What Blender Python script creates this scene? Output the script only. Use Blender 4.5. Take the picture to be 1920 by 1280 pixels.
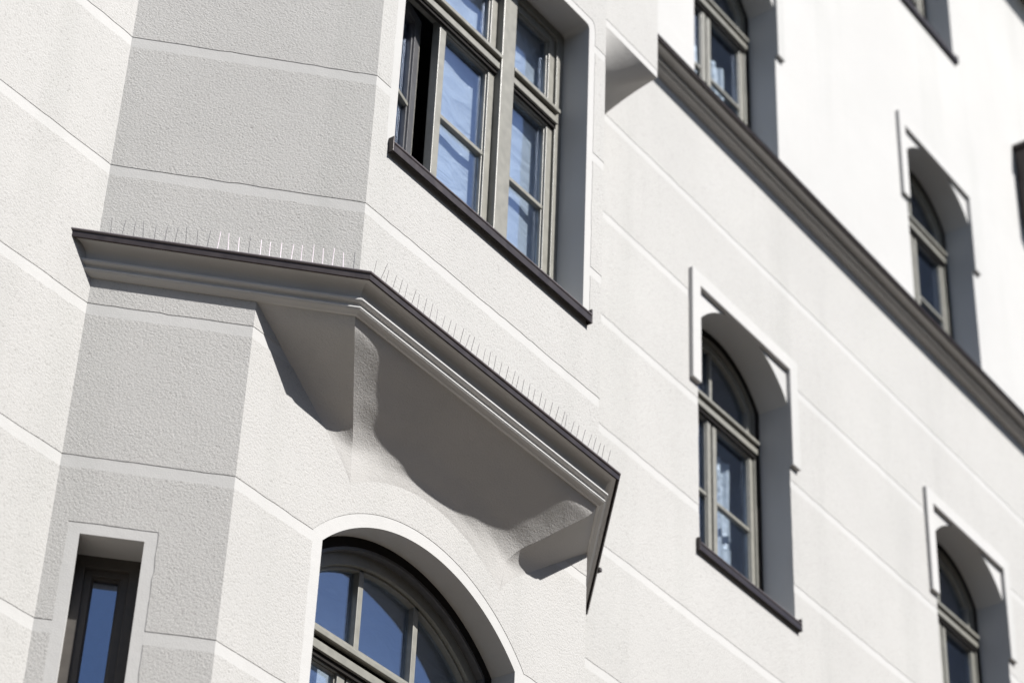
import bpy, bmesh, math, random
from mathutils import Vector, Matrix
from mathutils.geometry import tessellate_polygon
random.seed(7)
for o in list(bpy.data.objects): bpy.data.objects.remove(o)
scn = bpy.context.scene
col = scn.collection

# ------------------------------------------------------------------ camera
YAW, PITCH, ROLL = math.radians(52.5375), math.radians(35.4933), math.radians(2.5254)
d = Vector((math.sin(YAW)*math.cos(PITCH), math.cos(YAW)*math.cos(PITCH), math.sin(PITCH)))
r = Vector((math.cos(YAW), -math.sin(YAW), 0)); u = r.cross(d)
r2 = math.cos(ROLL)*r + math.sin(ROLL)*u; u2 = -math.sin(ROLL)*r + math.cos(ROLL)*u
cam_d = bpy.data.cameras.new('camera'); cam = bpy.data.objects.new('camera', cam_d); col.objects.link(cam)
M = Matrix(((r2.x, u2.x, -d.x), (r2.y, u2.y, -d.y), (r2.z, u2.z, -d.z))).to_4x4()
M.translation = Vector((0, -6, 1.6)); cam.matrix_world = M
cam_d.lens = 86.478; cam_d.sensor_width = 36; cam_d.clip_end = 2000
cam_d.dof.use_dof = True; cam_d.dof.focus_distance = 10.9; cam_d.dof.aperture_fstop = 1.8
scn.camera = cam

# ------------------------------------------------------------------ light
SUN_EL, SUN_AZ = math.radians(47), math.radians(10)      # azimuth from the street normal towards +x
w = bpy.data.worlds.new('World'); scn.world = w; w.use_nodes = True
nt = w.node_tree; nt.nodes.clear()
sky = nt.nodes.new('ShaderNodeTexSky'); sky.sky_type = 'NISHITA'; sky.sun_disc = False
sky.dust_density = .9; sky.ozone_density = 1.0; sky.sun_elevation = SUN_EL; sky.sun_rotation = math.radians(180) - SUN_AZ
bg = nt.nodes.new('ShaderNodeBackground'); bg.inputs['Strength'].default_value = 0.06
wo = nt.nodes.new('ShaderNodeOutputWorld')
nt.links.new(sky.outputs[0], bg.inputs[0]); nt.links.new(bg.outputs[0], wo.inputs[0])
sd = bpy.data.lights.new('sun', 'SUN'); sd.energy = 5.0; sd.angle = math.radians(0.53); sd.color = (1, .972, .93)
so = bpy.data.objects.new('sun', sd); col.objects.link(so); so.location = (5, -20, 30)
tosun = Vector((math.sin(SUN_AZ)*math.cos(SUN_EL), -math.cos(SUN_AZ)*math.cos(SUN_EL), math.sin(SUN_EL)))
so.rotation_euler = tosun.to_track_quat('Z', 'Y').to_euler()
vs = scn.view_settings; vs.view_transform = 'Standard'; vs.look = 'None'; vs.gamma = 1; vs.use_curve_mapping = False
vs.exposure = 0.97

# ------------------------------------------------------------------ materials
def mat(name):
    m = bpy.data.materials.new(name); m.use_nodes = True
    n = m.node_tree; n.nodes.clear()
    out = n.nodes.new('ShaderNodeOutputMaterial'); b = n.nodes.new('ShaderNodeBsdfPrincipled')
    n.links.new(b.outputs[0], out.inputs[0]); return m, n, b, out
def N(n, t, **k):
    x = n.nodes.new(t)
    for a, v in k.items():
        if a in x.inputs: x.inputs[a].default_value = v
        else: setattr(x, a, v)
    return x
def math_(n, op, a, b=None):
    x = n.nodes.new('ShaderNodeMath'); x.operation = op
    for i, v in enumerate((a, b)):
        if v is None: continue
        if isinstance(v, (int, float)): x.inputs[i].default_value = v
        else: n.links.new(v, x.inputs[i])
    return x.outputs[0]
def ramp(n, fac, stops):
    x = n.nodes.new('ShaderNodeValToRGB'); cr = x.color_ramp
    while len(cr.elements) > 1: cr.elements.remove(cr.elements[-1])
    cr.elements[0].position = stops[0][0]; cr.elements[0].color = (*stops[0][1], 1)
    for p, c in stops[1:]:
        e = cr.elements.new(p); e.color = (*c, 1)
    n.links.new(fac, x.inputs[0]); return x.outputs[0]
def mix(n, fac, a, b, blend='MIX'):
    x = n.nodes.new('ShaderNodeMix'); x.data_type = 'RGBA'; x.blend_type = blend
    for s, v in ((x.inputs[0], fac), (x.inputs[6], a), (x.inputs[7], b)):
        if isinstance(v, (int, float)): s.default_value = v
        elif isinstance(v, tuple): s.default_value = (*v, 1) if len(v) == 3 else v
        else: n.links.new(v, s)
    return x.outputs[2]

def plaster(name, c, kind):
    """mineral render: 'rough' = coarse scratch render, 'fine' = smooth float finish, 'cove' = hand-trowelled"""
    m, n, b, out = mat(name)
    tc = N(n, 'ShaderNodeTexCoord'); P = tc.outputs['Object']
    big = N(n, 'ShaderNodeTexNoise', Scale=1.3, Detail=3.0); n.links.new(P, big.inputs[0])
    mp = N(n, 'ShaderNodeMapping'); mp.inputs['Scale'].default_value = (2.6, 2.6, .22); n.links.new(P, mp.inputs[0])
    st = N(n, 'ShaderNodeTexNoise', Scale=1.0, Detail=4.0, Roughness=.6); n.links.new(mp.outputs[0], st.inputs[0])
    fine = N(n, 'ShaderNodeTexNoise', Scale=150.0, Detail=3.0, Roughness=.6); n.links.new(P, fine.inputs[0])
    v1 = ramp(n, big.outputs[0], [(.35, tuple(x*.955 for x in c)), (.65, c)])
    dirt = ramp(n, st.outputs[0], [(.52, (1, 1, 1)), (.72, (.935, .94, .935))])
    cc = mix(n, 1.0, v1, dirt, 'MULTIPLY')
    b.inputs['Roughness'].default_value = .92; b.inputs['Specular IOR Level'].default_value = .2
    bp = N(n, 'ShaderNodeBump')
    if kind == 'rough':
        vo = N(n, 'ShaderNodeTexVoronoi', Scale=96.0, feature='SMOOTH_F1', Smoothness=.35); n.links.new(P, vo.inputs['Vector'])
        g = N(n, 'ShaderNodeTexNoise', Scale=88.0, Detail=7.0, Roughness=.72); n.links.new(P, g.inputs[0])
        amp = N(n, 'ShaderNodeTexNoise', Scale=5.0, Detail=3.0); n.links.new(P, amp.inputs[0])
        lump = math_(n, 'SUBTRACT', 1.0, math_(n, 'MULTIPLY', vo.outputs['Distance'], 1.1))
        hh = math_(n, 'ADD', math_(n, 'MULTIPLY', lump, .45), math_(n, 'MULTIPLY', g.outputs[0], 1.35))
        h = math_(n, 'MULTIPLY', hh, math_(n, 'ADD', math_(n, 'MULTIPLY', amp.outputs[0], .9), .5))
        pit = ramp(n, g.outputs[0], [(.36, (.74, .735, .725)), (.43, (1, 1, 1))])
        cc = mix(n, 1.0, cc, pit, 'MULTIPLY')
        bp.inputs['Strength'].default_value = .5; bp.inputs['Distance'].default_value = .0050
    elif kind == 'cove':
        g = N(n, 'ShaderNodeTexNoise', Scale=105.0, Detail=4.0, Roughness=.65); n.links.new(P, g.inputs[0])
        lo = N(n, 'ShaderNodeTexNoise', Scale=9.0, Detail=2.0); n.links.new(P, lo.inputs[0])
        h = math_(n, 'ADD', g.outputs[0], math_(n, 'MULTIPLY', lo.outputs[0], 1.6))
        bp.inputs['Strength'].default_value = .5; bp.inputs['Distance'].default_value = .005
    else:
        lo = N(n, 'ShaderNodeTexNoise', Scale=14.0, Detail=2.0); n.links.new(P, lo.inputs[0])
        h = math_(n, 'ADD', fine.outputs[0], math_(n, 'MULTIPLY', lo.outputs[0], 1.5))
        bp.inputs['Strength'].default_value = .35; bp.inputs['Distance'].default_value = .003
    n.links.new(h, bp.inputs['Height']); n.links.new(bp.outputs[0], b.inputs['Normal'])
    n.links.new(cc, b.inputs['Base Color'])
    return m
def paint(name, c, rough=.45, spec=.4, metal=0, dirt=.15, scale=20):
    m, n, b, out = mat(name)
    tc = N(n, 'ShaderNodeTexCoord')
    no = N(n, 'ShaderNodeTexNoise', Scale=float(scale), Detail=4.0, Roughness=.6); n.links.new(tc.outputs['Object'], no.inputs[0])
    cc = ramp(n, no.outputs[0], [(.35, tuple(x*(1-dirt) for x in c)), (.65, c)])
    n.links.new(cc, b.inputs['Base Color'])
    rr = math_(n, 'ADD', math_(n, 'MULTIPLY', no.outputs[0], .25), rough-.12); n.links.new(rr, b.inputs['Roughness'])
    b.inputs['Specular IOR Level'].default_value = spec; b.inputs['Metallic'].default_value = metal
    bp = N(n, 'ShaderNodeBump', Strength=.15, Distance=.002); n.links.new(no.outputs[0], bp.inputs['Height']); n.links.new(bp.outputs[0], b.inputs['Normal'])
    return m
def glass(name, tint):
    m, n, b, out = mat(name); n.nodes.remove(b)
    tr = N(n, 'ShaderNodeBsdfTransparent'); tr.inputs[0].default_value = (*tint, 1)
    gl = N(n, 'ShaderNodeBsdfGlossy', Roughness=0.0); gl.inputs[0].default_value = (.66, .77, 1, 1)
    tc = N(n, 'ShaderNodeTexCoord')
    no = N(n, 'ShaderNodeTexNoise', Scale=3.5, Detail=1.0); n.links.new(tc.outputs['Object'], no.inputs[0])
    bp = N(n, 'ShaderNodeBump', Strength=.25, Distance=.004); n.links.new(no.outputs[0], bp.inputs['Height'])
    n.links.new(bp.outputs[0], gl.inputs['Normal'])
    ge = n.nodes.new('ShaderNodeNewGeometry'); dt = n.nodes.new('ShaderNodeVectorMath'); dt.operation = 'DOT_PRODUCT'
    n.links.new(ge.outputs['Normal'], dt.inputs[0]); n.links.new(ge.outputs['Incoming'], dt.inputs[1])
    f = math_(n, 'SUBTRACT', 1.0, math_(n, 'ABSOLUTE', dt.outputs['Value']))
    f = math_(n, 'ADD', math_(n, 'MULTIPLY', math_(n, 'POWER', f, 5.0), .75), .22)
    mx = n.nodes.new('ShaderNodeMixShader'); n.links.new(f, mx.inputs[0]); n.links.new(tr.outputs[0], mx.inputs[1]); n.links.new(gl.outputs[0], mx.inputs[2])
    n.links.new(mx.outputs[0], out.inputs[0]); return m
def sheet_mat(name, c, crease):
    m, n, b, out = mat(name)
    tc = N(n, 'ShaderNodeTexCoord'); P = tc.outputs['Object']
    mp = N(n, 'ShaderNodeMapping'); mp.inputs['Rotation'].default_value = (0, .6, 0); mp.inputs['Scale'].default_value = (1, 1, 2.2); n.links.new(P, mp.inputs[0])
    no = N(n, 'ShaderNodeTexNoise', Scale=3.2, Detail=4.0, Roughness=.45, Distortion=1.6); n.links.new(mp.outputs[0], no.inputs[0])
    h = no.outputs[0]
    bp = N(n, 'ShaderNodeBump', Strength=crease, Distance=.03); n.links.new(h, bp.inputs['Height']); n.links.new(bp.outputs[0], b.inputs['Normal'])
    cc = ramp(n, no.outputs[0], [(.3, tuple(x*.86 for x in c)), (.7, c)])
    n.links.new(cc, b.inputs['Base Color']); b.inputs['Roughness'].default_value = .35
    return m
MAT = dict(
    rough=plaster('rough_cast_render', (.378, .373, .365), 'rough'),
    fine=plaster('smooth_render', (.412, .409, .404), 'fine'),
    cove=plaster('trowelled_plaster', (.40, .392, .382), 'cove'),
    wood=paint('pebble_grey_paint', (.20, .195, .172), .42, .4),
    brown=paint('shade_brown_frame', (.062, .055, .048), .45, .4),  # slit frame: dark brown that puts the recess's shade into the colour
    wood_shade=paint('shade_dark_frame', (.075, .075, .08), .4, .5),  # frame colour darkened to stand in for shade
    metal=paint('brown_sheet_metal', (.030, .0225, .023), .38, .5, .35),
    edge=paint('highlight_metal_edge', (.125, .108, .115), .42, .5, .2),  # paler rolled edges: the lavender highlight is painted into the colour
    zinc=paint('weathered_zinc', (.11,.113,.125), .42, .5, .5),
    steel=paint('spike_steel', (.20, .19, .195), .35, .5, .8),
    steel_glint=paint('glint_spike_steel', (.92, .82, .89), .45, .5, 0),  # pinkish white: sun glint painted into the spike colour
    strip=paint('clear_strip', (.45, .5, .52), .3, .5),
    glass=glass('window_glass', (.915, .95, .985)),
    film=sheet_mat('dust_sheet', (.56, .585, .60), .75),
    curtain=sheet_mat('net_curtain', (.58,.60,.60), .3),
    shade_seal=paint('dark_shade_seal', (.018, .016, .015), .8, .1),  # near-black filler that puts the shade of gaps and rebates into colour
    house=paint('unseen_row_render', (.22, .20, .18), .9, .1, 0, .2, 1),
    room=paint('dim_room', (.10, .10, .105), .9, .1),
    roof=paint('roof_metal', (.12, .11, .11), .5, .4),
    ground=paint('paving', (.265, .225, .185), .85, .2, 0, .3, 3),
    asphalt=paint('asphalt', (.06, .056, .052), .85, .2, 0, .3, 8),
    kerb=paint('granite_kerb', (.3, .29, .28), .7, .3, 0, .2, 30),
)

# ------------------------------------------------------------------ mesh helpers
class MB:
    def __init__(s): s.v = []; s.f = []
    def add(s, vs, fs):
        k = len(s.v); s.v += [tuple(x) for x in vs]; s.f += [tuple(i+k for i in f) for f in fs]
    def box(s, x0, x1, y0, y1, z0, z1):
        s.add([(x0,y0,z0),(x1,y0,z0),(x1,y1,z0),(x0,y1,z0),(x0,y0,z1),(x1,y0,z1),(x1,y1,z1),(x0,y1,z1)],
              [(0,3,2,1),(4,5,6,7),(0,1,5,4),(1,2,6,5),(2,3,7,6),(3,0,4,7)])
    def ring(s, a, b, w0, w1):
        """frame between two (u,z) loops of equal length, from depth w0 (front) to w1"""
        n = len(a); vs = []
        for L, w_ in ((a, w0), (b, w0), (a, w1), (b, w1)): vs += [(p[0], w_, p[1]) for p in L]
        fs = []
        for i in range(n):
            j = (i+1) % n
            fs += [(i, j, n+j, n+i), (2*n+i, 3*n+i, 3*n+j, 2*n+j), (n+i, n+j, 3*n+j, 3*n+i), (i, 2*n+i, 2*n+j, j)]
        s.add(vs, fs)
    def prism(s, L, w0, w1):
        n = len(L); vs = [(p[0], w0, p[1]) for p in L]+[(p[0], w1, p[1]) for p in L]
        s.add(vs, [tuple(range(n)), tuple(range(2*n-1, n-1, -1))]+[(i, n+i, n+(i+1) % n, (i+1) % n) for i in range(n)])
    def profile(s, prof, u0, u1):
        """(w,z) profile extruded along u"""
        n = len(prof); vs = [(u0, a, b) for a, b in prof]+[(u1, a, b) for a, b in prof]
        s.add(vs, [tuple(range(n)), tuple(range(2*n-1, n-1, -1))]+[(i, n+i, n+(i+1) % n, (i+1) % n) for i in range(n)])
    def build(s, name, m, parent=None, bevel=0, smooth=False, local=False):
        me = bpy.data.meshes.new(name); me.from_pydata(s.v, [], s.f); me.update()
        bm = bmesh.new(); bm.from_mesh(me); bmesh.ops.recalc_face_normals(bm, faces=bm.faces); bm.to_mesh(me); bm.free()
        me.materials.append(MAT[m])
        if smooth:
            for p in me.polygons: p.use_smooth = True
        o = bpy.data.objects.new(name, me); col.objects.link(o)
        if parent is not None:
            o.parent = parent
            if not local: o.location = -wloc(parent)
        if bevel:
            b = o.modifiers.new('bevel', 'BEVEL'); b.width = bevel; b.segments = 2; b.limit_method = 'ANGLE'; b.angle_limit = math.radians(40)
        return o
def wloc(o):
    v = Vector((0, 0, 0))
    while o is not None: v += o.location; o = o.parent
    return v
def thing(name, label, cat, loc=(0, 0, 0), group=None):
    o = bpy.data.objects.new(name, None); col.objects.link(o); o.location = loc; o.empty_display_size = .2
    return tag(o, label, cat, group)
def tag(o, label, cat, group=None):
    o['label'] = label; o['category'] = cat
    if group: o['group'] = group
    return o
def children(o): return [c for c in bpy.data.objects if c.parent is o]
def copy_tree(o, parent):
    c = o.copy(); col.objects.link(c); c.parent = parent
    for ch in children(o):
        if ch is not c: copy_tree(ch, c)
    return c

# ------------------------------------------------------------------ plan of the facade (metres)
YM, YC = .4746, -.2894            # plane of the main wall, plane of the oriel front (lower bay front = 0)
AB, BL, BC = 5.522, 6.033, 6.345  # corners of the slanted flank
CR, LR, MR = 8.172, 8.506, 9.045  # mirrored right-hand corners
S_BL = math.hypot(BL-AB, YM); S_BC = math.hypot(BC-AB, YM-YC)
BD = Vector((BC-AB, YC-YM, 0)).normalized(); BN = Vector((-BD.y, BD.x, 0))       # along the flank, into the building
QD = Vector((MR-CR, YM-YC, 0)).normalized(); QN = Vector((-QD.y, QD.x, 0))
Z0, ST, JW = 9.8806, .74787, .058
def zj(k): return Z0-ST*k         # top of joint k
Z_CORN, Z_CAP = 7.765, 7.955
def plane_y(y): return lambda a, w_, z: (a, y+w_, z)
def plane_B(a, w_, z): return (AB+BD.x*a+BN.x*w_, YM+BD.y*a+BN.y*w_, z)
def plane_Q(a, w_, z): return (CR+QD.x*a+QN.x*w_, YC+QD.y*a+QN.y*w_, z)

# ------------------------------------------------------------------ wall polygons with openings
def clip_region(reg, za, zb):
    """reg: list of (z, ul, ur) rising. returns samples within [za,zb] with interpolated ends, or []"""
    if reg[-1][0] <= za+1e-6 or reg[0][0] >= zb-1e-6: return []
    out = []
    def at(z):
        for a, b in zip(reg, reg[1:]):
            if a[0]-1e-9 <= z <= b[0]+1e-9 and b[0] > a[0]+1e-9:
                t = (z-a[0])/(b[0]-a[0]); return (z, a[1]+(b[1]-a[1])*t, a[2]+(b[2]-a[2])*t)
    if reg[0][0] < za: out.append(at(za))
    out += [q for q in reg if za-1e-9 <= q[0] <= zb+1e-9]
    if reg[-1][0] > zb: out.append(at(zb))
    return [q for q in out if q]
def course_polys(u0, u1, za, zb, regions):
    """list of polygons; a polygon is a list of (u, z, kind of the edge that starts here)"""
    bot, top, polys = [(u0, za, 'h')], [(u0, zb)], []
    left_curve = None
    for reg in sorted(regions, key=lambda q: q[0][1]):
        c = clip_region(reg, za, zb)
        if not c or c[0][2] < u0 or c[0][1] > u1: continue
        lo, hi = reg[0][0] <= za+1e-6, reg[-1][0] >= zb-1e-6
        L = [(q[1], q[0]) for q in c]; R = [(q[2], q[0]) for q in c]
        if lo and hi:
            polys.append(dict(bot=bot, top=top, right=L, left=left_curve)); bot, top = [], []; left_curve = R
            bot = [(R[0][0], za, 'h')]; top = [(R[-1][0], zb)]
        elif lo:
            bot += [(a, z, 'o') for a, z in L]+[(a, z, 'o') for a, z in reversed(R)]; bot[-1] = (R[0][0], za, 'h')
        else:
            tl = [(a, z) for a, z in reversed(L)]+[(a, z) for a, z in R]
            top += [('n',)+q for q in tl]
    polys.append(dict(bot=bot, top=top, right=[(u1, za), (u1, zb)], left=left_curve, last=True))
    out = []
    for p in polys:
        pts = [b for b in p['bot']]
        e = 'e' if p.get('last') else 'o'
        rr = p['right']
        for i, q in enumerate(rr): pts.append((q[0], q[1], e if i < len(rr)-1 else 'h'))
        tt = [(q[1], q[2], 'o') if q[0] == 'n' else (q[0], q[1], 'h') for q in p['top']]
        tt = list(reversed(tt))
        # kinds along the reversed top: last point of a notch run starts a plain edge
        for i, q in enumerate(tt):
            if q[2] == 'o' and (i+1 < len(tt) and tt[i+1][2] == 'h'): tt[i] = (q[0], q[1], 'h')
        lc = p['left']
        if lc:
            tt = tt[:-1]+[(a, z, 'o') for a, z in reversed(lc)][:-1]
        else:
            tt[-1] = (tt[-1][0], tt[-1][1], 'e')
        pts += tt
        # drop doubles
        cl = []
        for q in pts:
            if cl and abs(q[0]-cl[-1][0]) < 1e-6 and abs(q[1]-cl[-1][1]) < 1e-6: cl[-1] = q; continue
            cl.append(q)
        if abs(cl[0][0]-cl[-1][0]) < 1e-6 and abs(cl[0][1]-cl[-1][1]) < 1e-6: cl.pop()
        out.append(cl)
    return out
def jitter(poly, amp, step=.055):
    out = []
    n = len(poly)
    for i in range(n):
        a, b = poly[i], poly[(i+1) % n]
        out.append(a)
        if a[2] == 'e': continue
        L = math.hypot(b[0]-a[0], b[1]-a[1]); k = min(int(L/step), 140)
        if k < 2: continue
        nx, nz = -(b[1]-a[1])/L, (b[0]-a[0])/L
        for j in range(1, k):
            t = (j+random.uniform(-.3, .3))/k; dd = random.gauss(0, amp)
            out.append((a[0]+(b[0]-a[0])*t+nx*dd, a[1]+(b[1]-a[1])*t+nz*dd, a[2]))
    return out
def slab(mb, poly, fn, w0, w1, sides='ho e'):
    """polygon at depth w0 with side faces to depth w1 on the edges whose kind is listed"""
    tris = tessellate_polygon([[Vector((p[0], p[1], 0)) for p in poly]])
    n = len(poly)
    vs = [fn(p[0], w0, p[1]) for p in poly]+[fn(p[0], w1, p[1]) for p in poly]
    fs = [tuple(t) for t in tris]
    for i in range(n):
        if poly[i][2] in sides: j = (i+1) % n; fs.append((i, j, n+j, n+i))
    mb.add(vs, fs)

# window regions -------------------------------------------------------
def arc(uc, hw, zs, zc, R, n=20):
    """samples (z, ul, ur) of an arched head from the springing zs up to the crown"""
    a0 = math.asin(min(1, hw/R)); out = []
    for i in range(n+1):
        a = a0*(1-i/n)
        out.append((zc+R*math.cos(a), uc-R*math.sin(a), uc+R*math.sin(a)))
    if abs(out[0][0]-zs) < .02: out[0] = (out[0][0], uc-hw, uc+hw)
    return out
W_X, W_HW, W_Z, W_ARC = 10.828, .535, 8.89, (1.20, .64)      # typical arched window (centre, half width, sill, arc centre above the sill, radius)
def w_open(xc, z0):
    zs = z0+W_ARC[0]+math.sqrt(W_ARC[1]**2-W_HW**2)
    return [(z0, xc-W_HW, xc+W_HW)]+arc(xc, W_HW, zs, z0+W_ARC[0], W_ARC[1])
def w_out(xc, z0): return [(z0-.05, xc-W_HW, xc+W_HW), (z0+1.088, xc-W_HW, xc+W_HW), (z0+1.088, xc-W_HW-.092, xc+W_HW+.092), (z0+1.915, xc-W_HW-.092, xc+W_HW+.092)]
WINS = [(W_X, W_Z), (W_X+3, W_Z), (W_X, W_Z+3.435), (W_X+3, W_Z+3.435), (W_X+3, W_Z+6.79)]
O_X, O_HW, O_Z, O_T = 7.26, .758, 8.85, 10.735               # oriel window
def o_reg(g): return [(O_Z-g, O_X-O_HW-g, O_X+O_HW+g), (O_T-.03, O_X-O_HW-g, O_X+O_HW+g)]+[
    (O_T-.03+(.03+g)*math.sin(a), O_X-O_HW-g+.03*(1-math.cos(a)), O_X+O_HW+g-.03*(1-math.cos(a))) for a in [math.pi/2*i/6 for i in range(1, 7)]]
L_X, L_HW, L_Z, L_C, L_R = 7.274, .686, 4.6, 6.226, .941     # big arched window of the lower bay
def l_reg(g): 
    R = L_R+g; hw = L_HW+g
    return [(L_Z-g, L_X-hw, L_X+hw)]+arc(L_X, hw, L_C+math.sqrt(R*R-hw*hw), L_C, R, 28)
B_S, B_HW, B_Z, B_T = .247, .127, 5.0, 6.534                 # slit window of the flank
def b_reg(g): return [(B_Z-g, B_S-B_HW-g, B_S+B_HW+g), (B_T+g, B_S-B_HW-g, B_S+B_HW+g)]

# ------------------------------------------------------------------ ground
def structure(o, kind='structure'): o['kind'] = kind; return o
g = MB(); g.box(-300, 300, -300, 300, -.6, -.13); structure(g.build('road', 'asphalt'))
g = MB(); g.box(-40, 60, -3.9, 12, -.13, 0); structure(g.build('pavement', 'ground'))
g = MB(); g.box(-40, 60, -4.05, -3.9, -.13, -.005); structure(g.build('kerb', 'kerb'), 'structure')

g = MB(); g.box(-45, 65, -34, -20, -.13, 15.0); g.box(-45.2, 65.2, -34.2, -19.8, 15.0, 15.3)
structure(g.build('unseen_opposite_row', 'house', None))  # unseen house row, added behind the camera to deepen the facade's shade
# ------------------------------------------------------------------ the building
BLD = thing('apartment_building', 'pale grey rendered apartment building with oriel, corbelled cornice and arched windows', 'building', (7.3, .3, 0))
ZTOP = 17.6
def base_wall(name, fn, u0, u1, za, zb, regions, depth=.3):
    mb = MB(); polys = course_polys(u0, u1, za, zb, regions)
    for p in polys:
        slab(mb, p, fn, 0, depth, 'o')
        slab(mb, p, fn, depth, depth, '')
    return mb.build(name, 'fine', BLD)
def split_wall(name, fn, u0, u1, zs, regions):
    mb = MB()
    for za, zb in zip(zs, zs[1:]):
        for p in course_polys(u0, u1, za, zb, regions): slab(mb, p, fn, 0, .3, 'o'); slab(mb, p, fn, .3, .3, '')
    return mb.build(name, 'fine', BLD)
mainY = plane_y(YM)
wall_A = split_wall('wall', mainY, -3, AB, [0, 6, ZTOP], [])
wall_M = split_wall('wall', mainY, MR, 24, [0, 9.6, 13.0, 16.3, ZTOP], [w_open(*q) for q in WINS])
wall_B = MB()
for za, zb, s1, rg in ((0, 5.6, S_BL, [b_reg(0)]), (5.6, Z_CORN, S_BL, [b_reg(0)]), (Z_CORN, ZTOP, S_BC, [])):
    for p in course_polys(0, s1, za, zb, rg): slab(wall_B, p, plane_B, 0, .3, 'o'); slab(wall_B, p, plane_B, .3, .3, '')
wall_B = wall_B.build('wall', 'fine', BLD)
wall_L = split_wall('wall', plane_y(0), BL, LR, [0, 5.4, Z_CORN+.1], [l_reg(0)])
wall_C = split_wall('wall', plane_y(YC), BC, CR, [Z_CORN, 9.5, ZTOP], [o_reg(0)])
wall_Q = MB()
sQ, sL = math.hypot(MR-CR, YM-YC), math.hypot(LR-CR, YC)
slab(wall_Q, [(sL, 0, 'h'), (sQ, 0, 'h'), (sQ, Z_CORN, 'h'), (sL, Z_CORN, 'h')], plane_Q, 0, .3, '')
slab(wall_Q, [(0, Z_CORN, 'h'), (sQ, Z_CORN, 'h'), (sQ, ZTOP, 'h'), (0, ZTOP, 'h')], plane_Q, 0, .3, '')
wall_Q = wall_Q.build('wall', 'fine', BLD)
# the squared-off corner block above, carried by a squinch
ZK, XK = 11.32, 9.125
blk = MB(); blk.box(LR-.02, XK, 0, YM+.05, ZK, ZTOP); blk = blk.build('wall', 'fine', BLD)
rear = MB(); rear.box(-3, 24, 9.6, 10, 0, ZTOP); rear.box(-3, -2.7, YM, 9.6, 0, ZTOP); rear.box(23.7, 24, YM+.3, 9.6, 0, ZTOP); rear.build('rear_wall', 'fine', BLD)
rf = MB(); rf.box(-3.3, 24.3, YM-.3, 10.3, ZTOP, ZTOP+.2); rf.box(BC-.4, XK+.2, YC-.3, YM-.3, ZTOP, ZTOP+.2); rf.build('roof', 'roof', BLD)

PT = .0019                                                    # how far the rough panels stand proud
def panels(par, fn, u0, u1, ks, regions, zlo=-9, zhi=99, c0=0, c1=0):
    """one object per rough render panel between two smooth joints"""
    for k in ks:
        za, zb = max(zj(k+1)+0, zlo), min(zj(k)-JW, zhi)
        if zb-za < .02: continue
        for p in course_polys(u0-PT*c0, u1+PT*c1, za, zb, regions):
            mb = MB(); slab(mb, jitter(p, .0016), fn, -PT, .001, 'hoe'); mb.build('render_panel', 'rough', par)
tq = math.tan(math.radians(42.87/2))
panels(wall_A, mainY, -3, AB, range(-9, 12), [], c1=-tq)
panels(wall_M, mainY, MR, 24, range(-3, 12), [w_out(*q) for q in WINS], c0=-tq)
panels(wall_B, plane_B, 0, S_BL, range(2, 12), [b_reg(.05)], zhi=Z_CORN+.01, c0=-tq, c1=tq)
panels(wall_B, plane_B, 0, S_BC, range(-9, 3), [], zlo=Z_CAP-.005, c0=-tq, c1=tq)
panels(wall_C, plane_y(YC), BC, CR, range(-9, 3), [o_reg(.055)], zlo=Z_CAP-.005, c0=tq, c1=tq)
L_top = 7.44
panels(wall_L, plane_y(0), BL, LR, range(2, 12), [l_reg(.063)], zhi=Z_CORN, c0=tq, c1=tq)
panels(wall_Q, plane_Q, sL, sQ, range(2, 12), [], zhi=Z_CORN, c0=tq, c1=-tq)
panels(wall_Q, plane_Q, 0, sQ, range(-9, 3), [], zlo=Z_CAP-.005, zhi=ZK-.5, c0=tq, c1=-tq)
panels(blk, plane_y(0), LR+.01, XK, range(-9, -2), [])

# ------------------------------------------------------------------ coves, squinch
def coons(top, bot, left, right, nu, nv, bulge=0):
    """patch from four boundary functions on [0,1]; bulge pushes the middle inwards and upwards"""
    def P(s, t):
        c = ((1-t)*top(s)+t*bot(s))+((1-s)*left(t)+s*right(t))-((1-s)*(1-t)*top(0)+s*(1-t)*top(1)+(1-s)*t*bot(0)+s*t*bot(1))
        return c
    vs = [P(i/nu, j/nv) for j in range(nv+1) for i in range(nu+1)]
    fs = [(j*(nu+1)+i, j*(nu+1)+i+1, (j+1)*(nu+1)+i+1, (j+1)*(nu+1)+i) for j in range(nv) for i in range(nu)]
    return vs, fs
V = Vector
TIP_L, TIP_R = V((6.726, .002, 7.222)), V((7.818, .002, 7.222))
CL, CRp = V((BC, YC, Z_CORN)), V((CR, YC, Z_CORN))
def lut(tab):
    def f(t):
        for (a, x), (b, y) in zip(tab, tab[1:]):
            if t <= b: return x+(y-x)*(t-a)/(b-a)
        return tab[-1][1]
    n = 60; raw = [f(i/n) for i in range(n+1)]
    for _ in range(7): raw = [raw[0]]+[(raw[i-1]+2*raw[i]+raw[i+1])/4 for i in range(1, n)]+[raw[-1]]
    def g(t):
        k = min(int(t*n), n-1); return raw[k]+(raw[k+1]-raw[k])*(t*n-k)
    return g
F_END = lut([(0, 0), (.09, .05), (.18, .19), (.37, .49), (.46, .62), (.55, .79), (.70, .945), (1, 1)])   # inward travel against drop, at the corners
F_MID = lut([(0, 0), (.28, .36), (.56, .69), (.84, .945), (1, 1)])                            # and in the middle
DEP = -YC-.002
def EL(t): f = F_END(t); return V((CL.x+(TIP_L.x-CL.x)*f, YC+DEP*f, CL.z+(TIP_L.z-CL.z)*t))
def ER(t): f = F_END(t); return V((CRp.x+(TIP_R.x-CRp.x)*f, YC+DEP*f, CRp.z+(TIP_R.z-CRp.z)*t))
RC = L_R+.245
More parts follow.
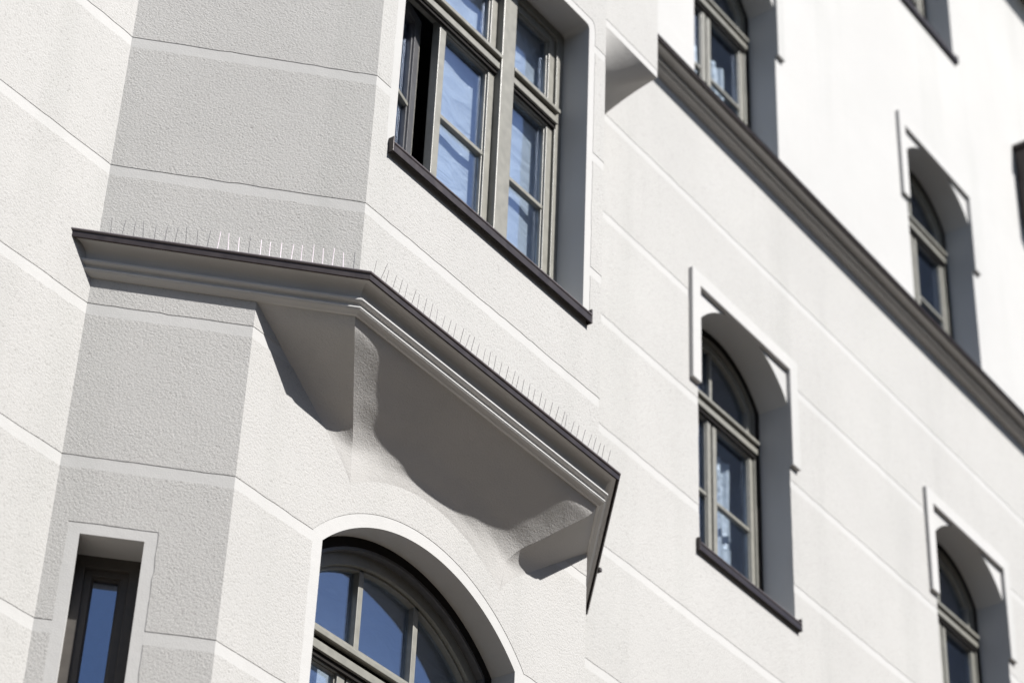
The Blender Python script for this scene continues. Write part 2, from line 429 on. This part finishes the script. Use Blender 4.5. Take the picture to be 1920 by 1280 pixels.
def arc_z(x):
    z = L_C-.005+math.sqrt(RC*RC-(x-L_X)**2); e0 = L_C-.005+math.sqrt(RC*RC-(TIP_L.x-L_X)**2)
    return z+(TIP_L.z-e0)*(abs(x-L_X)/(L_X-TIP_L.x))**2
corb = MB(); nu, nv = 56, 36; vs_ = []
for j in range(nv+1):
    t = j/nv
    for i in range(nu+1):
        q = i/nu; wgt = max(0, 1-min(q, 1-q)/.36); wgt = wgt*wgt*(3-2*wgt)
        f = F_END(t)*wgt+F_MID(t)*(1-wgt)
        x = EL(t).x*(1-q)+ER(t).x*q
        zb = arc_z(TIP_L.x+(TIP_R.x-TIP_L.x)*q)
        vs_.append((x, YC+DEP*f+.0012*math.sin(9*x+3)*math.sin(11*t)*math.sin(math.pi*t), Z_CORN+(zb-Z_CORN)*t))
corb.add(vs_, [(j*(nu+1)+i, j*(nu+1)+i+1, (j+1)*(nu+1)+i+1, (j+1)*(nu+1)+i) for j in range(nv) for i in range(nu)])
corb = corb.build('corbel', 'cove', BLD, smooth=True)
for a, tip, e, cn in ((V((BL, 0, Z_CORN)), TIP_L, EL, CL), (V((LR, 0, Z_CORN)), TIP_R, ER, CRp)):
    fc = MB()
    cont = lambda t, a=a, tip=tip: a.lerp(tip, t)+V((0, 0, .018))*math.sin(math.pi*t)
    fc.add(*coons(lambda s, a=a, cn=cn: a.lerp(cn, s), lambda s, tip=tip: tip.copy(), cont, e, 12, 30))
    fc.build('flank', 'cove', corb, smooth=True)
sq = MB(); ns, nv = 24, 16; vs_ = []
Q0, Q1, K = V((LR, 0, ZK)), V((MR, YM, ZK-.15)), V((XK, 0, ZK))
for j in range(nv+1):
    v = j/nv
    for i in range(ns+1):
        s = i/ns
        if s < .5: o_ = Q0.lerp(K, s*2)
        else:
            t = s*2-1; o_ = V((XK, YM*t, ZK-.15*t+.02*math.sin(math.pi*t)))
        q = Q0.lerp(Q1, s); q = V((q.x, q.y, ZK-.25))
        h = math.sin(v*math.pi/2); f = 1-math.cos(v*math.pi/2)
        p = q.lerp(o_, v); z = q.z+(o_.z-q.z)*(.75*v+.25*math.sin(v*math.pi/2))
        vs_.append((p.x, p.y, z))
sq.add(vs_, [(j*(ns+1)+i, j*(ns+1)+i+1, (j+1)*(ns+1)+i+1, (j+1)*(ns+1)+i) for j in range(nv) for i in range(ns)])
sq.build('squinch', 'cove', blk, smooth=True)

# ------------------------------------------------------------------ cornices
def sweep(name, prof, offs, m, parent, closed=True):
    """prof (e,z); offs: functions e -> (x,y) for every mitre point of the run"""
    n = len(prof); vs = []
    for f in offs: vs += [(*f(e), z) for e, z in prof]
    fs = []
    for k in range(len(offs)-1):
        for i in range(n if closed else n-1):
            j = (i+1) % n; fs.append((k*n+i, k*n+j, (k+1)*n+j, (k+1)*n+i))
    mb = MB(); mb.add(vs, fs+[tuple(range(n)), tuple(range((len(offs)-1)*n, len(offs)*n))])
    return mb.build(name, m, parent)
sB = math.sin(math.radians(42.87)); tB = math.tan(math.radians(42.87/2))
qa = math.atan2(YM-YC, MR-CR); sQn = math.sin(qa); tQ = math.tan(qa/2)
oriel_path = [lambda e: (AB-e/sB, YM), lambda e: (BC-e*tB, YC-e), lambda e: (CR+e*tQ, YC-e), lambda e: (MR+e/sQn, YM)]
def quarter(e0, z0, e1, z1, n, hollow):
    out = []
    for i in range(n+1):
        a = math.pi/2*i/n
        if hollow: out.append((e0+(e1-e0)*math.sin(a), z0+(z1-z0)*(1-math.cos(a))))
        else: out.append((e0+(e1-e0)*(1-math.cos(a)), z0+(z1-z0)*math.sin(a)))
    return out
def cornice_profile(zt, ke=1.0, kz=1.0):
    e = lambda a, b: (a*ke, zt+b*kz)
    p = [e(-.02, .01), e(.085, -.024), e(.085, -.052)]
    p += [e(a, b) for a, b in quarter(.078, -.054, .034, -.120, 9, True)]       # big hollow under the cap
    p += [e(.046, -.124), e(.051, -.129), e(.051, -.137), e(.045, -.144), e(.034, -.147)]   # upper bead
    p += [e(.030, -.158), e(.037, -.163), e(.039, -.170), e(.033, -.178), e(.020, -.184), e(.012, -.190), e(-.02, -.191)]
    return p
def cap_profile(zt, ke=1.0, kz=1.0):
    e = lambda a, b: (a*ke, zt+b*kz)
    bead = [e(.101+.006*math.cos(t), -.024+.006*math.sin(t)) for t in [math.radians(x) for x in (110, 70, 30, -10, -50)]]
    return [e(-.01, .022), e(.004, .020), e(.006, .006)]+bead+[e(.101, -.032), e(.101, -.060), e(.096, -.064), e(.092, -.060), e(.092, -.030), e(.0, .001)]
corn = sweep('cornice', cornice_profile(Z_CAP), oriel_path, 'fine', BLD)
sweep('cap_flashing', cap_profile(Z_CAP), oriel_path, 'metal', corn)
ZC2 = 12.222
main_path = [lambda e: (XK-.03, YM-e), lambda e: (24, YM-e)]
corn2 = sweep('cornice', cornice_profile(ZC2, 1.5, .6), main_path, 'fine', BLD)
sweep('cap_flashing', cap_profile(ZC2, 1.5, .6), main_path, 'metal', corn2)
def edge_profile(zt, ke=1.0, kz=1.0): return [(.1015*ke+.0068*math.cos(t), zt-.024*kz+.0068*math.sin(t)) for t in [math.radians(45*x) for x in range(8)]]
sweep('rolled_edge', edge_profile(Z_CAP), oriel_path, 'edge', corn)
sweep('rolled_edge', edge_profile(ZC2, 1.5, .6), main_path, 'edge', corn2)
lug = MB(); lug.box(-.009, .009, -.02, .02, -.014, .010); lug = lug.build('lug', 'metal', corn, .003, local=True)
lug.location = V((MR+.105/sQn-.42*QD.x, YM-.42*QD.y, Z_CAP-.035))-wloc(corn)

# ------------------------------------------------------------------ windows
def rect(u0, u1, z0, z1): return [(u0, z0), (u1, z0), (u1, z1), (u0, z1)]
def loop_of(reg):     # region samples -> closed loop
    L = [(q[1], q[0]) for q in reg]; R = [(q[2], q[0]) for q in reg]
    return R+list(reversed(L))[1:] if abs(L[-1][0]-R[-1][0]) < 1e-6 else R+list(reversed(L))
def arch_loop(hw, z0, zc, R, n=20): return loop_of([(z0, -hw, hw)]+arc(0, hw, zc+math.sqrt(max(0, R*R-hw*hw)), zc, R, n))
def part(mb, name, m, par, bevel=.0025): return mb.build(name, m, par, bevel, local=True)
def ringpart(name, a, b, w0, w1, par, m='wood'):
    mb = MB(); mb.ring(a, b, w0, w1); return part(mb, name, m, par)
def pane(L, w_, par):
    mb = MB(); mb.prism(L, w_, w_+.004); o = part(mb, 'pane', 'glass', par, 0); return o
def boxpart(name, x0, x1, y0, y1, z0, z1, par, m='wood', bevel=.0025):
    mb = MB(); mb.box(x0, x1, y0, y1, z0, z1); return part(mb, name, m, par, bevel)
def room(par, u0, u1, w0, w1, z0, z1):
    mb = MB(); mb.add([(u0,w0,z0),(u1,w0,z0),(u1,w1,z0),(u0,w1,z0),(u0,w0,z1),(u1,w0,z1),(u1,w1,z1),(u0,w1,z1)],
                      [(0,3,2,1),(4,5,6,7),(1,2,6,5),(2,3,7,6),(3,0,4,7)]); return part(mb, 'room_shell', 'room', par, 0)
def sash(par, u0, u1, z0, z1, w0, bars, st=.057, name='sash', m='wood'):
    """casement with horizontal glazing bars: frame mesh, bars and panes as siblings under the window"""
    mb = MB(); mb.ring(rect(u0, u1, z0, z1), rect(u0+st, u1-st, z0+st, z1-st), w0, w0+.05)
    mb.ring(rect(u0+st-.004, u1-st+.004, z0+st-.004, z1-st+.004), rect(u0+st+.007, u1-st-.007, z0+st+.007, z1-st-.007), w0+.012, w0+.04)
    s = part(mb, name, m, par)
    zz = [z0+st+.008]+list(bars)+[z1-st-.008]
    for a, b in zip(zz, zz[1:]): pane(rect(u0+st+.008, u1-st-.008, a, b), w0+.03, par)
    for b in bars: boxpart('glazing_bar', u0+st, u1-st, w0+.008, w0+.042, b-.012, b+.012, par)
    return s
def sill_part(par, hw, back, proj, z=0):
    """folded metal sill: sloping top, rolled nose, deep drip fascia, upturned ends"""
    mb = MB(); nose = [(-proj+.005*math.cos(t), z+.005*math.sin(t)) for t in [math.radians(x) for x in (60, 100, 140, 180, 220)]]
    mb.profile([(back, z+.05)]+nose+[(-proj-.001, z-.010), (-proj-.001, z-.048), (-proj+.004, z-.052), (-proj+.007, z-.046), (-proj+.007, z-.012), (back, z+.03)], -hw, hw)
    for s in (-1, 1): mb.box(s*hw-.004, s*hw+.004, -proj-.003, .02, z-.05, z+.035)
    part(mb, 'sill', 'metal', par, .001)
    mb = MB(); mb.profile([(-proj+.0062*math.cos(t), z+.0062*math.sin(t)) for t in [math.radians(45*x) for x in range(8)]], -hw+.005, hw-.005); return part(mb, 'rolled_edge', 'edge', par, 0)
def window_root(loop_o, loop_i, w0, w1, loc, rz=0, m='wood'):
    mb = MB(); mb.ring(loop_o, loop_i, w0, w1)
    o = part(mb, 'window', m, BLD); o.location = V(loc)-wloc(BLD); o.rotation_euler.z = rz; return o

def transom_profile(w0, zl):
    """two drip rails with a deep shadow gap between them; zl = underside of the upper rail"""
    return [(w0+.10, zl+.05), (w0+.03, zl+.036), (w0+.004, zl+.027), (w0, zl+.022), (w0, zl), (w0+.012, zl-.002), (w0+.018, zl+.004), (w0+.075, zl+.006), (w0+.075, zl-.026),
            (w0+.018, zl-.024), (w0+.015, zl-.028), (w0+.015, zl-.066), (w0+.027, zl-.068), (w0+.034, zl-.062), (w0+.10, zl-.06)]
def gap_shade_seal(par, w0, zl, u0, u1):
    mb = MB(); mb.box(u0, u1, w0+.034, w0+.08, zl-.022, zl+.003); mb.box(u0, u1, w0+.030, w0+.05, zl-.092, zl-.064); part(mb, 'shade_gasket', 'shade_seal', par, 0)  # dark gasket boxes added to blacken the shaded gaps of the transom
def make_arched(xc, z0):
    W = window_root(arch_loop(W_HW+.004, 0, W_ARC[0], W_ARC[1]+.004), arch_loop(W_HW-.055, .05, W_ARC[0], W_ARC[1]-.055), .222, .30, (xc, YM, z0))
    fan = arch_loop(W_HW-.062, 1.30, W_ARC[0], W_ARC[1]-.062); fin = arch_loop(W_HW-.118, 1.335, W_ARC[0], W_ARC[1]-.118)
    ringpart('fanlight', fan, fin, .232, .282, W)
    pane(arch_loop(W_HW-.112, 1.33, W_ARC[0], W_ARC[1]-.112), .262, W)
    boxpart('glazing_bar', -.013, .013, .240, .276, 1.335, W_ARC[0]+W_ARC[1]-.118, W)
    mb = MB(); mb.profile(transom_profile(.185, 1.281), -W_HW+.04, W_HW-.045)
    part(mb, 'transom', 'wood', W, .002); gap_shade_seal(W, .185, 1.281, -W_HW+.04, W_HW-.045)
    for s in (-1, 1):
        a, b = (-.477, -.019) if s < 0 else (.002, .477); sash(W, a, b, .05, 1.232, .232, (.645,), .043)
    boxpart('shade_gasket', -.022, .005, .250, .275, .055, 1.23, W, 'shade_seal', 0)  # dark strip standing in for the shaded gap between the sashes
    sill_part(W, W_HW+.032, .24, .026, -.03)
    mb = MB(); o_ = W_HW+.092
    zl, zt, zi = 1.09, 1.912, 1.812
    mb.prism([(-o_, zl), (-W_HW+.002, zl), (-W_HW+.002, zi), (W_HW-.002, zi), (W_HW-.002, zl), (o_, zl), (o_, zt), (-o_, zt)], -.030, .004)
    part(mb, 'hood_mould', 'fine', W, .005)
    ringpart('rebate_shade_seal', arch_loop(W_HW+.003, .0, W_ARC[0], W_ARC[1]+.003), arch_loop(W_HW-.040, .04, W_ARC[0], W_ARC[1]-.040), .212, .2215, W, 'shade_seal')  # near-black ring that paints in the shade of the rebate
    room(W, -W_HW-.05, W_HW+.05, .302, 1.6, -.1, 2.0)
    return W
win0 = make_arched(*WINS[0])
for xc, z0 in WINS[1:]:
    c = copy_tree(win0, BLD); c.location = V((xc, YM, z0))-wloc(BLD)

# big arched window of the lower bay (only its head is in the picture)
zc, R = L_C-L_Z, L_R
WL = window_root(arch_loop(L_HW+.004, 0, zc, R+.004, 28), arch_loop(L_HW-.06, .06, zc, R-.06, 28), .135, .26, (L_X, 0, L_Z), 0, 'wood_shade')  # outer frame coloured darker to imitate shade under the arch
zt = 6.565-L_Z
ringpart('fanlight', arch_loop(L_HW-.055, zt+.03, zc, R-.055, 28), arch_loop(L_HW-.115, zt+.06, zc, R-.115, 28), .175, .25, WL)
ringpart('moulding', arch_loop(L_HW-.11, zt+.055, zc, R-.11, 28), arch_loop(L_HW-.128, zt+.075, zc, R-.128, 28), .195, .24, WL)
pane(arch_loop(L_HW-.12, zt+.06, zc, R-.12, 28), .224, WL)
for s in (-1, 1): boxpart('glazing_bar', s*.195-.017, s*.195+.017, .195, .24, zt+.05, zc+math.sqrt((R-.115)**2-.195**2), WL)
mb = MB(); mb.profile(transom_profile(.150, 6.572-L_Z), -L_HW+.05, L_HW-.05)
part(mb, 'transom', 'wood', WL, .002); gap_shade_seal(WL, .150, 6.572-L_Z, -L_HW+.05, L_HW-.05)
for a, b in ((-.63, -.25), (-.238, .238), (.25, .63)): sash(WL, a, b, .06, 6.572-L_Z-.045, .196, (.55, 1.1), .05)
sill_part(WL, L_HW+.04, .2, .06)
ringpart('rebate_shade_seal', arch_loop(L_HW+.003, 0, zc, R+.003, 28), arch_loop(L_HW-.045, .045, zc, R-.045, 28), .132, .1345, WL, 'shade_seal')  # dark ring painting in the shaded recess behind the soffit
room(WL, -.85, .85, .302, 1.6, -.1, 2.75)

# three-light oriel window
WO = window_root(loop_of([(q[0]-O_Z, q[1]-O_X, q[2]-O_X) for q in o_reg(.003)]), loop_of([(max(q[0]-O_Z, .055) if i == 0 else q[0]-O_Z-.055*(i > 0), q[1]-O_X+.058, q[2]-O_X-.058) for i, q in enumerate(o_reg(0))]), .168, .24, (O_X, YC, O_Z))
H = O_T-O_Z
boxpart('mullion', .186, .297, .140, .236, .02, H-.05, WO, bevel=.004)
for a, b in ((-.705, .186), (.297, .705)):
    mb = MB(); zt = 1.26
    mb.profile(transom_profile(.136, 1.283), a, b)
    part(mb, 'transom', 'wood', WO, .002); gap_shade_seal(WO, .136, 1.283, a, b)
sash(WO, -.272, .182, .055, 1.236, .182, (.635,), .049)
sash(WO, .278, .695, .055, 1.236, .182, (.635,), .049)
for a, b in ((-.70, .182), (.278, .695)): sash(WO, a, b, 1.305, H-.055, .182, (), .05)
mb = MB(); wS = .40
mb.ring(rect(0, wS, .055, 1.236), rect(.057, wS-.057, .112, 1.179), 0, .05)
mb.ring(rect(.053, wS-.053, .108, 1.183), rect(.067, wS-.067, .122, 1.169), .012, .04)
oc = part(mb, 'open_casement', 'wood_shade', WO); oc['label'] = 'left casement standing slightly open inwards'  # darker than the other sashes: its shade is painted into the colour
oc.location = (-.695, .178, 0); oc.rotation_euler.z = math.radians(15)
mb = MB(); mb.box(.057, wS-.057, .008, .042, .623, .647); o_ = part(mb, 'glazing_bar', 'wood', WO)
o_.location = oc.location; o_.rotation_euler = oc.rotation_euler
mb = MB(); mb.box(wS+.0005, wS+.006, .0, .035, .058, 1.232); o_ = part(mb, 'lit_edge_strip', 'wood', WO, .001); o_.location = oc.location; o_.rotation_euler = oc.rotation_euler  # paler strip added to imitate the sunlit edge of the casement
for a, b in ((.12, .635), (.635, 1.171)):
    o_ = pane(rect(.065, wS-.065, a, b), .03, WO); o_.location = oc.location; o_.rotation_euler = oc.rotation_euler
sill_part(WO, O_HW+.036, .19, .030, -.046)
WO['label'] = 'three-light casement window of the oriel'; WL['label'] = 'wide segment-arched window'
room(WO, -.85, .85, .302, 1.5, -.15, 2.1)

# slit window in the flank
pS = plane_B(B_S, 0, B_Z)
WS = window_root(rect(-B_HW-.004, B_HW+.004, 0, B_T-B_Z+.004), rect(-B_HW+.04, B_HW-.04, .05, B_T-B_Z-.05), .165, .25, pS, math.atan2(BD.y, BD.x), 'brown')
WS['label'] = 'narrow slit window'
sash(WS, -.09, .09, .045, B_T-B_Z-.045, .182, (), .034, 'sash', 'brown')
sill_part(WS, B_HW+.02, .17, .05)
room(WS, -.25, .25, .302, .75, -.1, 1.75)

# ------------------------------------------------------------------ sheets and curtains behind the glass
def hanging(name, label, cat, loc, u0, u1, z0, z1, m, folds, amp, edge=0, rz=0, group=None):
    nu, nv = 60, 30; vs = []; ph = random.random()*6
    for j in range(nv+1):
        t = j/nv
        for i in range(nu+1):
            s = i/nu; uu = u0+(u1-u0)*s
            top = z1-edge*abs(math.sin(s*math.pi*3.0))
            w_ = amp*math.sin(s*folds*math.pi*2+ph+.7*math.sin(3*t+ph))+.4*amp*math.sin(s*folds*4.7+5*t)
            vs.append((uu+.01*math.sin(4*t+ph), w_, z0+(top-z0)*t))
    mb = MB(); mb.add(vs, [(j*(nu+1)+i, j*(nu+1)+i+1, (j+1)*(nu+1)+i+1, (j+1)*(nu+1)+i) for j in range(nv) for i in range(nu)])
    o = mb.build(name, m, None, smooth=True); o.location = loc; o.rotation_euler.z = rz
    return tag(o, label, cat, group)
hanging('dust_sheet', 'pale blue creased dust sheet hung behind the three-light oriel window', 'dust sheet', (O_X, YC+.262, O_Z), -.22, .74, .02, H-.02, 'film', 3, .004)
hanging('dust_sheet', 'pale blue sheet behind the fanlight of the big arched window under the oriel', 'dust sheet', (L_X, .40, L_Z), -.75, .80, .3, 2.72, 'film', 4, .004)
hanging('curtain', 'light curtain with scalloped top behind the full arched window right of the oriel', 'curtain', (W_X, YM+.345, W_Z), .10, .39, .02, 1.15, 'curtain', 3, .012, .04)
hanging('curtain', 'light curtain behind the arched window above the long cornice, next to the oriel', 'curtain', (W_X, YM+.345, W_Z+3.435), -.02, .36, .02, 1.0, 'curtain', 4, .012)

# ------------------------------------------------------------------ bird spikes
def spike_mesh(m='steel', rd=.0013):
    mb = MB(); n = 5; L = .106
    ring0 = [(rd*math.cos(2*math.pi*i/n), rd*math.sin(2*math.pi*i/n)) for i in range(n)]
    mb.add([(x, y, 0) for x, y in ring0]+[(x*.8, y*.8, L) for x, y in ring0], [(i, (i+1) % n, n+(i+1) % n, n+i) for i in range(n)]+[tuple(range(n, 2*n))])
    o = mb.build('spike', m); me = o.data; bpy.data.objects.remove(o); return me
SPK = spike_mesh()
SPK2 = spike_mesh('steel_glint', .0019)
def spike_strip(label, a, b, count, lean, glint=False):
    a, b = V(a), V(b); dr = (b-a).normalized(); rz = math.atan2(dr.y, dr.x); L = (b-a).length
    t = thing('bird_spike_strip', label, 'bird spikes', a, 'bird spikes on the oriel cornice'); t.rotation_euler.z = rz
    mb = MB(); nseg = 4
    for i in range(nseg): mb.box(L*i/nseg+.004, L*(i+1)/nseg-.004, -.012, .012, -.002, .004)
    part(mb, 'base_strip', 'strip', t, 0)
    for i in range(count):
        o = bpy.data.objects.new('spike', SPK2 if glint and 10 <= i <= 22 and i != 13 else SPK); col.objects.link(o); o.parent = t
        o.location = ((i+.5)*L/count+random.uniform(-.003, .003), random.uniform(-.004, .004), .003)
        o.rotation_euler = (lean+random.gauss(0, .05), random.gauss(0, .05), 0)
        o.scale.z = random.uniform(.93, 1.06)
eS = .058; zS = Z_CAP-.010
pb = lambda s: plane_B(s, -eS, zS)
spike_strip('row of steel bird spikes on the slanted left return of the oriel cornice', pb(.03), pb(S_BC-.01), 24, .02, True)
spike_strip('row of steel bird spikes along the long front of the oriel cornice', (BC-.0, YC-eS, zS), (CR+.01, YC-eS, zS), 42, math.radians(12))

# ------------------------------------------------------------------ rainwater pipe at the right edge
HX = 15.60
dp = thing('downpipe', 'dark rainwater hopper and downpipe on the upper white wall at the right edge', 'downpipe', (HX, .3, 12.3))
mb = MB()
def tube(mb, cx, cy, z0, z1, rad, n=16): mb.add([(cx+rad*math.cos(2*math.pi*i/n), cy+rad*math.sin(2*math.pi*i/n), z) for z in (z0, z1) for i in range(n)], [(i, (i+1) % n, n+(i+1) % n, n+i) for i in range(n)]+[tuple(range(n)), tuple(range(2*n-1, n-1, -1))])
tube(mb, HX, .36, 12.33, 14.56, .065); mb.build('pipe', 'zinc', dp, smooth=True)
mb = MB(); x0, x1 = HX-.18, HX+.18
mb.add([(x0+.05,.28,14.52),(x1-.05,.28,14.52),(x1-.05,.46,14.52),(x0+.05,.46,14.52),(x0,.22,14.66),(x1,.22,14.66),(x1,.47,14.66),(x0,.47,14.66)], [(0,3,2,1),(0,1,5,4),(1,2,6,5),(2,3,7,6),(3,0,4,7)])
mb.box(x0, x1, .22, .47, 14.66, 15.38); mb.box(x0-.025, x1+.025, .195, .472, 15.38, 15.43); mb.build('hopper', 'metal', dp, .006)
mb = MB(); mb.box(HX-.09, HX+.09, .29, .47, 13.5, 13.54); mb.build('bracket', 'metal', dp, .004)
